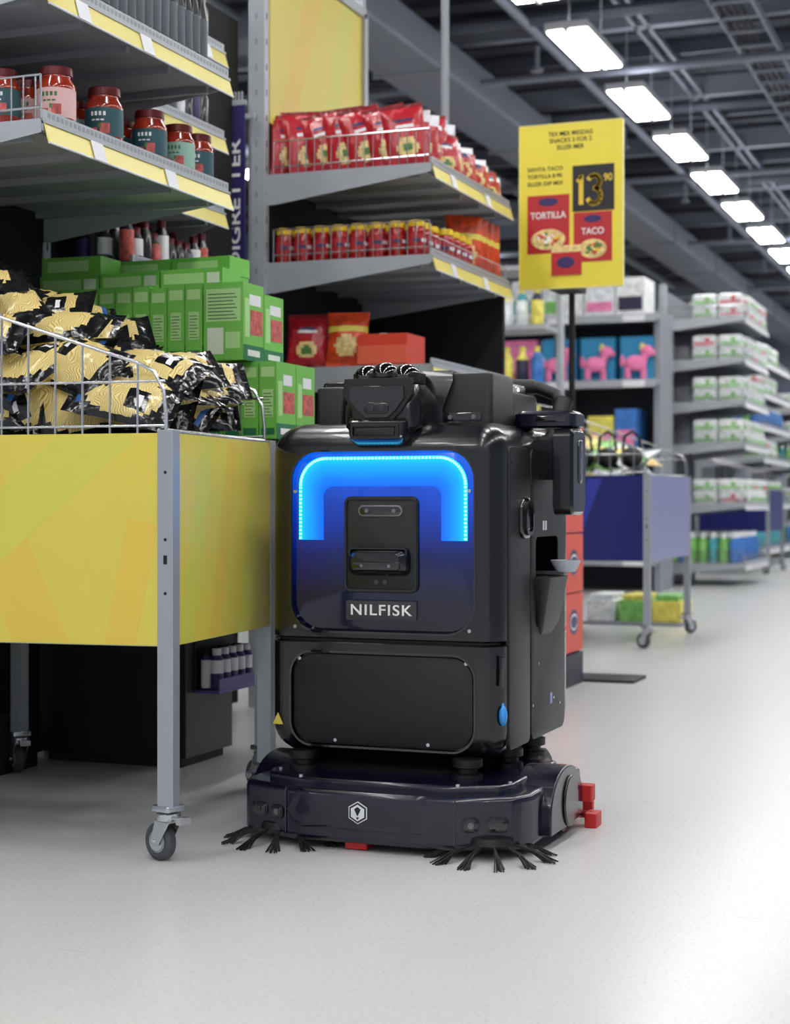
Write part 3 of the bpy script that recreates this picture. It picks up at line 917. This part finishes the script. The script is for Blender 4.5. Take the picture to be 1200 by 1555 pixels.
def painted_glow():  # LED glow painted into the acrylic as blue emission fading downward
    m = M('acrylic_painted_glow', s(5,7,22), .14, coat=.3)
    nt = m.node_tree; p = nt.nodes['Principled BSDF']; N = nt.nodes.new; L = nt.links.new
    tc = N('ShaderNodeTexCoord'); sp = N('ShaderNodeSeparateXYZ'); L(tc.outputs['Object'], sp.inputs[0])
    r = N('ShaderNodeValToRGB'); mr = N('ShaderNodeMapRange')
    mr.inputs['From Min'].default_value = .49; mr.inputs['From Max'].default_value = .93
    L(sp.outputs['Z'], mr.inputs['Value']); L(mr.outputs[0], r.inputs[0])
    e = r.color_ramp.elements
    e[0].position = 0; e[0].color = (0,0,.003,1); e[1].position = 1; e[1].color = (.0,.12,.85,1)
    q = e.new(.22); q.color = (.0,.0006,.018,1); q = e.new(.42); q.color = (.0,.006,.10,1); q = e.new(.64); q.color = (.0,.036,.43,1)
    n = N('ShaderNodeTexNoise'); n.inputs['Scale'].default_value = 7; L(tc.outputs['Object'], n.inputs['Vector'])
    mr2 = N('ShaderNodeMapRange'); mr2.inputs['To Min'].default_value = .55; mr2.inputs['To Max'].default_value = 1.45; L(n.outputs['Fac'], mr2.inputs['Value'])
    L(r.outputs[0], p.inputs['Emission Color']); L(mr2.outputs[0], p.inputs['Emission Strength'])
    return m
def band_mat():
    m = M('led_light_guide', s(0,30,120), .2)
    nt = m.node_tree; p = nt.nodes['Principled BSDF']; N = nt.nodes.new; L = nt.links.new
    uv = N('ShaderNodeTexCoord'); sp = N('ShaderNodeSeparateXYZ'); L(uv.outputs['UV'], sp.inputs[0])
    r = N('ShaderNodeValToRGB'); e = r.color_ramp.elements
    e[0].position = 0; e[0].color = (.0,.5,1,1); e[1].position = 1; e[1].color = (.0,.09,.78,1)
    q = e.new(.3); q.color = (.0,.28,1,1); q = e.new(.75); q.color = (0,.14,.95,1)
    L(sp.outputs['Y'], r.inputs[0]); L(r.outputs[0], p.inputs['Emission Color']); p.inputs['Emission Strength'].default_value = 1.6
    return m
b = B(); b.plate(0,.709,-.012,-.009,.236,.218,.072, painted_glow(), RX, .001, 8); b.done('painted_glow_panel', R)
bm_ = band_mat()
b = B()
def upath(hw, zt, r, zb, n=10):
    pts = [(-hw, zb), (-hw, (zb+zt-r)/2), (-hw, zt-r)]
    for i in range(1, n+1):
        a = pi-pi/2*i/n; pts.append((-hw+r+r*math.cos(a), zt-r+r*math.sin(a)))
    pts.append((0, zt))
    return pts+[(-x, z) for x, z in reversed(pts[:-1])]
def band(o, i, y0, y1, m, us=(0,1)):
    n = len(o)
    O = [b.V((p[0], y1, p[1])) for p in o]; I = [b.V((p[0], y1, p[1])) for p in i]
    O2 = [b.V((p[0], y0, p[1])) for p in o]; I2 = [b.V((p[0], y0, p[1])) for p in i]
    for k in range(n-1):
        b.face([O[k],O[k+1],I[k+1],I[k]], m, ((k/n,us[0]),((k+1)/n,us[0]),((k+1)/n,us[1]),(k/n,us[1])))
        b.face([O2[k],O2[k+1],O[k+1],O[k]], m, ((0,us[0]),)*4); b.face([I2[k],I2[k+1],I[k+1],I[k]], m, ((0,us[1]),)*4)
band(upath(.218,.915,.07,.712), upath(.152,.842,.025,.712), .009, .0075, bm_)
b.done('led_light_guide', R)
b = B()
led = M('led_emitter', (0,.3,1), .3, emit=(.12,.75,1), es=5)
P = upath(.213,.910,.066,.712, 16)
for a, c in zip(P, P[1:]):
    a, c = Vector(a), Vector(c); l = (c-a).length; n = max(1, round(l/.009))
    for k in range(n):
        p = a+(c-a)*(k+.5)/n
        b.box(p.x-.0028,p.x+.0028,.005,.0072,p.y-.0028,p.y+.0028, led)
b.done('led_strip', R)
b = B()
b.frame(0,.709,-.012,.001,.2405,.2225,.0755,.005, gloss, RX)
b.frame(0,.326,-.012,.001,.2405,.1175,.0605,.005, gloss, RX)
b.done('recess_rims', R)
b = B(); b.plate(0,.326,-.012,-.006,.232,.109,.053, bodym, RX, .003, 8); b.done('front_cover', R)

b = B()
b.plate(0,.702,-.009,.000,.096,.116,.018, bodym, RX, .003)
b.frame(0,.702,.000,.003,.093,.113,.016,.005, body, RX)
b.plate(0,.783,0,.003,.057,.0135,.013, grey, RX, .001); b.plate(0,.783,.001,.0036,.053,.0105,.010, gloss, RX, .001)
for x in (-.035,.035): b.cyl((x,-.003,.783),(x,-.0045,.783), .005, grey, 12)
for x in (-.012,.0,.012): b.cyl((x,-.003,.783),(x,-.0042,.783), .003, M('lens', s(60,62,70), .1), 10)
b.rr([(0,.66,0,.078,.033,.02),(0,.66,.012,.078,.032,.02),(0,.662,.026,.07,.024,.018),(0,.664,.034,.06,.018,.015)], body, RX)
b.plate(0,.652,.026,.036,.062,.010,.009, gloss, RX, .002)
for x in (-.035,.035): b.cyl((x,-.033,.652),(x,-.0372,.652), .004, grey, 12)
b.frame(0,.683,.0,.02,.075,.012,.01,.004, body, RX)
for x in (-.01,.012): b.cyl((x,0,.612),(x,-.0025,.612), .006, gloss, 12)
b.plate(0,.543,-.009,-.002,.091,.0235,.004, M('name_plate', s(50,51,56), .4), RX, .001)
b.done('front_sensor_module', R)
text('nameplate_text', 'NILFISK', .036, (0, .001, .543), (pi/2,0,0), white, R, width=.158, bold=.0004, ext=.001, spacing=1.15)
b = B()
for x, z in ((-.225,.83),(.225,.83),(-.225,.50),(.225,.50),(-.215,.422),(.215,.422),(-.12,.226),(.12,.226)):
    b.cyl((x,.010,z),(x,-.001 if z > .45 else .003,z), .0045, scr, 10)
for y, z in ((.25,.30),(.3,.40),(.44,.30),(.5,.28),(.33,.48)): b.cyl((.29,y,z),(.3085,y,z), .004, scr, 10)
for z in (.35,.55,.9): b.cyl((.29,.07,z),(.3075,.07,z), .003, gloss, 8)
b.done('screws', R)
b = B()
b.plate(.175,.765,.304,.316,.040,.050,.028, gloss, RZX, .004); b.frame(.175,.765,.315,.324,.033,.042,.024,.009, body, RZX); b.plate(.175,.765,.315,.320,.012,.024,.010, body, RZX)
b.plate(.35,.745,.305,.3072,.006,.012,.002, tag, RZX,.0005); b.plate(.372,.745,.305,.3072,.006,.012,.002, tag, RZX,.0005)
b.plate(.42,.30,.305,.3072,.01,.014,.002, lil, RZX,.0005)
b.rr([(.30,.375,.47,.008,.05,.006),(.305,.375,.50,.016,.08,.012),(.302,.375,.60,.037,.098,.02),(.30,.375,.615,.042,.10,.02)], bodym)
b.box(.22,.225,.285,.485,.5,.7, blackp)
cup = M('clear_cup', s(215,220,228), .08, trans=.4)
b.lathe([(.025,0),(.038,.025),(.04,.03),(.037,.03),(.022,.004)], (.34,.44,.625), cup, 20)
b.box(.26,.34,.42,.46,.618,.626, grey)
b.ball((.299,.03,.300), .016, blu, None, 12, (.6,.9,1.5)); b.cyl((.29,.04,.335),(.303,.03,.305), .005, blu, 8)
b.cyl((.297,.02,.37),(.302,.02,.44),.006, gloss, 8)
b.prism([(-.285,.258),(-.258,.258),(-.2715,.286)], -.0025, .0012, yel, RX)
b.done('side_fittings', R)
b = B()
b.rr([(.35,.88,.345,.055,.10,.02),(.35,.88,.35,.065,.108,.022),(.35,.88,.392,.065,.108,.022),(.35,.88,.40,.058,.1,.02)], body, RZX)
b.box(.28,.35,.31,.39,.86,.96, body)
b.plate(.355,.905,.399,.403,.018,.055,.016, gloss, RZX, .001)
for z in (.87,.905,.94): b.cyl((.402,.355,z),(.405,.355,z), .008, grey, 12)
b.rr([(.32,.36,.99,.07,.055,.02),(.32,.36,.995,.08,.06,.025),(.32,.36,1.025,.08,.06,.025),(.32,.36,1.033,.07,.05,.02)], navyb)
b.plate(.34,1.012,-.302,-.298,.04,.008,.007, gloss, RX, .001)
b.done('side_sensor_pod', R)

b = B()
def rbox(x0,x1,y0,y1,z0,z1,r,m,t=.008):
    cx,cy,hx,hy = (x0+x1)/2,(y0+y1)/2,(x1-x0)/2,(y1-y0)/2
    b.rr([(cx,cy,z0,hx,hy,r),(cx,cy,z1-t,hx,hy,r),(cx,cy,z1-t*.3,hx-t*.3,hy-t*.3,r),(cx,cy,z1,hx-t,hy-t,r)], m)
rbox(-.235,.22,.18,.50,.95,1.11,.02,body)
rbox(-.235,-.16,.15,.25,.95,1.095,.012,bodym)
rbox(.10,.245,.11,.30,.95,1.118,.015,bodym)
rbox(-.20,.235,.30,.56,.95,1.085,.03,bodym)
b.plate(.17,1.01,-.11,-.106,.05,.012,.01, gloss, RX, .001)
for x in (.14,.2): b.cyl((x,.108,1.01),(x,.104,1.01), .006, grey, 10)
b.loft([[(-.125,.10,.95),(.125,.10,.95),(.125,.30,.95),(-.125,.30,.95)],
        [(-.125,.09,1.03),(.125,.09,1.03),(.125,.30,1.03),(-.125,.30,1.03)],
        [(-.09,.10,1.10),(.15,.10,1.10),(.15,.30,1.10),(-.09,.30,1.10)],
        [(-.085,.11,1.125),(.145,.11,1.125),(.145,.30,1.125),(-.085,.30,1.125)]], body)
b.done('top_housing', R, bevel=.006)
b = B()
b.rr([(0,.06,.965,.075,.055,.02),(0,.055,.985,.095,.065,.03),(0,.055,1.03,.098,.07,.04),(0,.065,1.075,.088,.065,.04),(0,.07,1.095,.08,.06,.04)], body, seg=8)
vis = [(-.085,1.10),(-.088,1.06),(-.06,1.02),(-.035,.995),(.035,.995),(.06,1.02),(.088,1.06),(.085,1.10)]
b.prism(vis, .0, .022, bodym, RX)
b.prism([(x*.8, 1.045+(z-1.05)*.72) for x, z in vis], .02, .028, gloss, RX)
b.plate(0,1.028,.026,.031,.032,.014,.013, body, RX, .001)
for x in (-.014,.014): b.cyl((x,-.03,1.028),(x,-.033,1.028), .008, gloss, 14)
b.ball((-.05,.045,1.105), .036, gloss, None, 18, (1,1.1,.9)); b.ball((0,.035,1.11), .036, gloss, None, 18, (1,1.1,.9)); b.ball((.05,.045,1.105), .036, gloss, None, 18, (1,1.1,.9))
b.rr([(0,.06,1.09,.085,.05,.03),(0,.06,1.115,.085,.05,.03),(0,.06,1.122,.078,.043,.03)], bodym)
b.rr([(0,.02,.940,.060,.035,.012),(0,.01,.955,.070,.045,.014),(0,.01,.995,.075,.045,.014),(0,.01,1.0,.07,.04,.012)], body)
b.frame(0,.972,.036,.041,.062,.017,.008,.006, bodym, RX); b.plate(0,.972,.034,.038,.05,.011,.004, bodym, RX,.001)
for x in (-.066,.066): b.cyl((x,-.03,.96),(x,-.038,.96), .003, scr, 8)
b.done('sensor_turret', R, bevel=.002)
b = B()
b.tube([(.05,.45,1.09),(.08,.53,1.105),(.14,.58,1.115),(.22,.6,1.112),(.275,.59,1.09),(.295,.56,1.05),(.295,.53,1.0),(.27,.50,.96)], .018, bodym, 14)
b.cyl((.30,.57,1.075),(.293,.53,1.0), .025, bodym, 18); b.cyl((.15,.585,1.115),(.21,.6,1.113), .022, bodym, 18)
b.rr([(.12,.40,1.08,.05,.04,.02),(.12,.40,1.12,.045,.035,.02),(.12,.40,1.125,.035,.03,.02)], gloss)
b.tube([(-.1,.52,1.05),(-.05,.58,1.08),(.05,.585,1.1)], .014, bodym, 10)
b.done('push_handle', R)

# base deck
BX = .046
b = B()
base = [(BX-.362,.36),(BX-.362,-.075),(BX-.342,-.125),(BX-.20,-.185),(BX+.20,-.185),(BX+.335,-.125),(BX+.356,-.075),(BX+.356,.36)]
b.prism(base, .018, .140, navyb)
b.done('base_deck', R, bevel=.014, seg=4)
b = B()
b.prism([(BX+(x-BX)*.86, y*.84+.01) for x, y in base], .13, .158, navyb)
Tf = RX @ Matrix.Translation((BX-.02,.003,.182))
b.loft([[(-.165,.045,0),(.155,.045,0),(.185,.085,0),(.155,.140,0),(-.165,.140,0),(-.195,.085,0)],
        [(-.135,.052,.012),(.125,.052,.012),(.15,.085,.012),(.13,.131,.012),(-.14,.131,.012),(-.16,.085,.012)]], navyb, Tf)
b.done('base_top', R, bevel=.008, seg=3)
b = B()
hexm = lambda r, z0, z1, m: b.prism([(-.005+r*math.sin(k*pi/3), .09+r*math.cos(k*pi/3)) for k in range(6)], z0, z1, m, Tf)
hexm(.026, .011, .0135, whiteg); hexm(.0235, .0132, .0142, bodym); hexm(.019, .0138, .015, whiteg)
b.prism([(-.013,.098),(-.005,.082),(.003,.098),(-.005,.104)], .0148,.0158, bodym, Tf); b.prism([(-.009,.08),(-.005,.074),(-.001,.08)], .0148,.0158, bodym, Tf)
for sx in (-1, 1):
    p0, p1 = (BX+sx*.335,-.1265), (BX+sx*.20,-.186)
    for t, rx in ((.3,.022),(.72,.016)):
        px, py = p0[0]+(p1[0]-p0[0])*t, p0[1]+(p1[1]-p0[1])*t
        ang = math.atan2(p1[1]-p0[1], p1[0]-p0[0]) if sx < 0 else math.atan2(p0[1]-p1[1], p0[0]-p1[0])
        T = Matrix.Translation((px,py,.078)) @ Matrix.Rotation(ang, 4, 'Z') @ RX
        b.plate(0,0,-.004,.004,rx+.005,.0165,.015, body, T, .001); b.plate(0,0,.002,.006,rx,.012,.0115, gloss, T, .001)
        b.cyl((0,0,.005),(0,0,.008), .007, grey if t > .5 else gloss, 12, T=T)
for x in (BX-.212,BX+.205): b.box(x-.0012,x+.0012,-.184,-.16,.03,.138, gloss)
for x, y in ((-.15,-.13),(.24,-.13),(-.24,-.05),(.34,-.05)): b.cyl((x,y,.155),(x,y,.162), .006, scr, 10)
b.done('base_fittings', R)
b = B()
b.rr([(0,.24,.14,.20,.23,.06),(0,.24,.165,.21,.24,.06),(0,.26,.172,.17,.18,.05),(0,.26,.2,.2,.2,.05)], bodym)
for x, y in ((-.20,.0),(.22,.0),(.26,.2),(.26,.4)):
    b.lathe([(.03,.14),(.036,.145),(.036,.165),(.024,.168),(.024,.178),(.036,.182),(.036,.2)], (x,y,0), bodym, 16)
b.rr([(0,.32,.172,.22,.25,.05),(0,.32,.19,.24,.26,.05)], body)
b.done('neck_mount', R)
b = B()
for sx in (1, -1):
    xo = BX+sx*.335
    pts = []
    for k in range(17):
        a = pi*k/16; pts.append((.14+.145*math.cos(a), .075+.10*math.sin(a)))
    pts += [(-.005,.03),(.285,.03)]
    b.prism(pts, xo-.055, xo+.045, navyb, RZX)
    b.prism([(.16+.062*math.cos(2*pi*k/24), .088+.062*math.sin(2*pi*k/24)) for k in range(24)], xo+sx*.047-.004, xo+sx*.047+.004, body, RZX)
b.done('wheel_housings', R, bevel=.01, seg=3)
b = B()
for x in (-.25,.27):
    T = Matrix.Translation((x,.42,.085)) @ Matrix.Rotation(pi/2, 4, 'Y')
    b.lathe([(.03,-.025),(.06,-.025),(.075,-.024),(.085,-.016),(.085,.016),(.075,.024),(.06,.025),(.03,.025)], (0,0,0), [grey,bodym,rubber,rubber,rubber,bodym,grey], 28, T)
for x in (BX-.31,BX+.335):
    T = Matrix.Translation((x,.20,.05)) @ Matrix.Rotation(pi/2, 4, 'Y')
    b.lathe([(.02,-.02),(.045,-.02),(.05,-.015),(.05,.015),(.045,.02),(.02,.02)], (0,0,0), [grey,bodym,bodym,bodym,grey], 24, T)
b.box(-.22,.24,.30,.54,.08,.18, bodym)
b.done('drive_wheels', R)
b = B()
pts = [(-.26+.68*k/12, .40+.10*math.sin(pi*k/12)) for k in range(13)]
for a, c in zip(pts, pts[1:]):
    b.loft([[(a[0],a[1],.004),(a[0],a[1]+.02,.004),(a[0],a[1]+.02,.045),(a[0],a[1],.045)],[(c[0],c[1],.004),(c[0],c[1]+.02,.004),(c[0],c[1]+.02,.045),(c[0],c[1],.045)]], redr)
b.rr([(.425,.30,.065,.024,.02,.005),(.425,.30,.105,.024,.02,.005)], redr)
b.rr([(.445,.31,.0,.015,.03,.005),(.445,.31,.036,.015,.03,.005)], redr)
b.cyl((.38,.30,.05),(.43,.30,.085), .009, redr, 10); b.cyl((.36,.33,.02),(.445,.31,.03), .009, redr, 8)
b.box(BX-.07,BX-.015,-.165,-.11,.002,.02, redr)
b.done('squeegee', R, bevel=.002)
bris = M('bristle_black', s(18,18,20), .6)
for nm, cx, cy, r0 in (('side_brush_1', .32, -.16, .0), ('side_brush_2', -.20, -.15, .4)):
    b = B()
    b.lathe([(.02,.055),(.05,.05),(.055,.035),(.03,.03)], (cx,cy+.03,0), bodym, 16)
    for k in range(11):
        a = r0+2*pi*k/11
        for q in range(18):
            aa = a+random.uniform(-.11,.11); rr0 = .045; L_ = random.uniform(.125,.155)
            p0 = (cx+rr0*math.cos(a), cy+.03+rr0*math.sin(a), .036)
            p1 = (cx+.1*math.cos((a+aa)/2), cy+.03+.1*math.sin((a+aa)/2), .022+random.uniform(-.004,.004))
            p2 = (cx+L_*math.cos(aa), cy+.03+L_*math.sin(aa), .002)
            b.tube([p0,p1,p2], .0017, bris, 4)
    b.done(nm, R)

# ------------------------------------------------------------------ camera, world, colour
w = D.worlds.new('World'); SC.world = w; w.use_nodes = True
bg = w.node_tree.nodes['Background']; bg.inputs[0].default_value = (.86,.91,1,1); bg.inputs[1].default_value = .6
cam = D.cameras.new('Camera'); co = D.objects.new('Camera', cam); SC.collection.objects.link(co); SC.camera = co
co.location = (0,0,.8); co.rotation_euler = (pi/2, 0, math.radians(21))
cam.sensor_fit = 'HORIZONTAL'; cam.sensor_width = 24; cam.lens = 50; cam.shift_y = -12.5/1200
cam.dof.use_dof = True; cam.dof.focus_distance = 3.85; cam.dof.aperture_fstop = 3.4
cam.clip_end = 100
SC.view_settings.view_transform = 'Standard'
SC.view_settings.look = 'None'
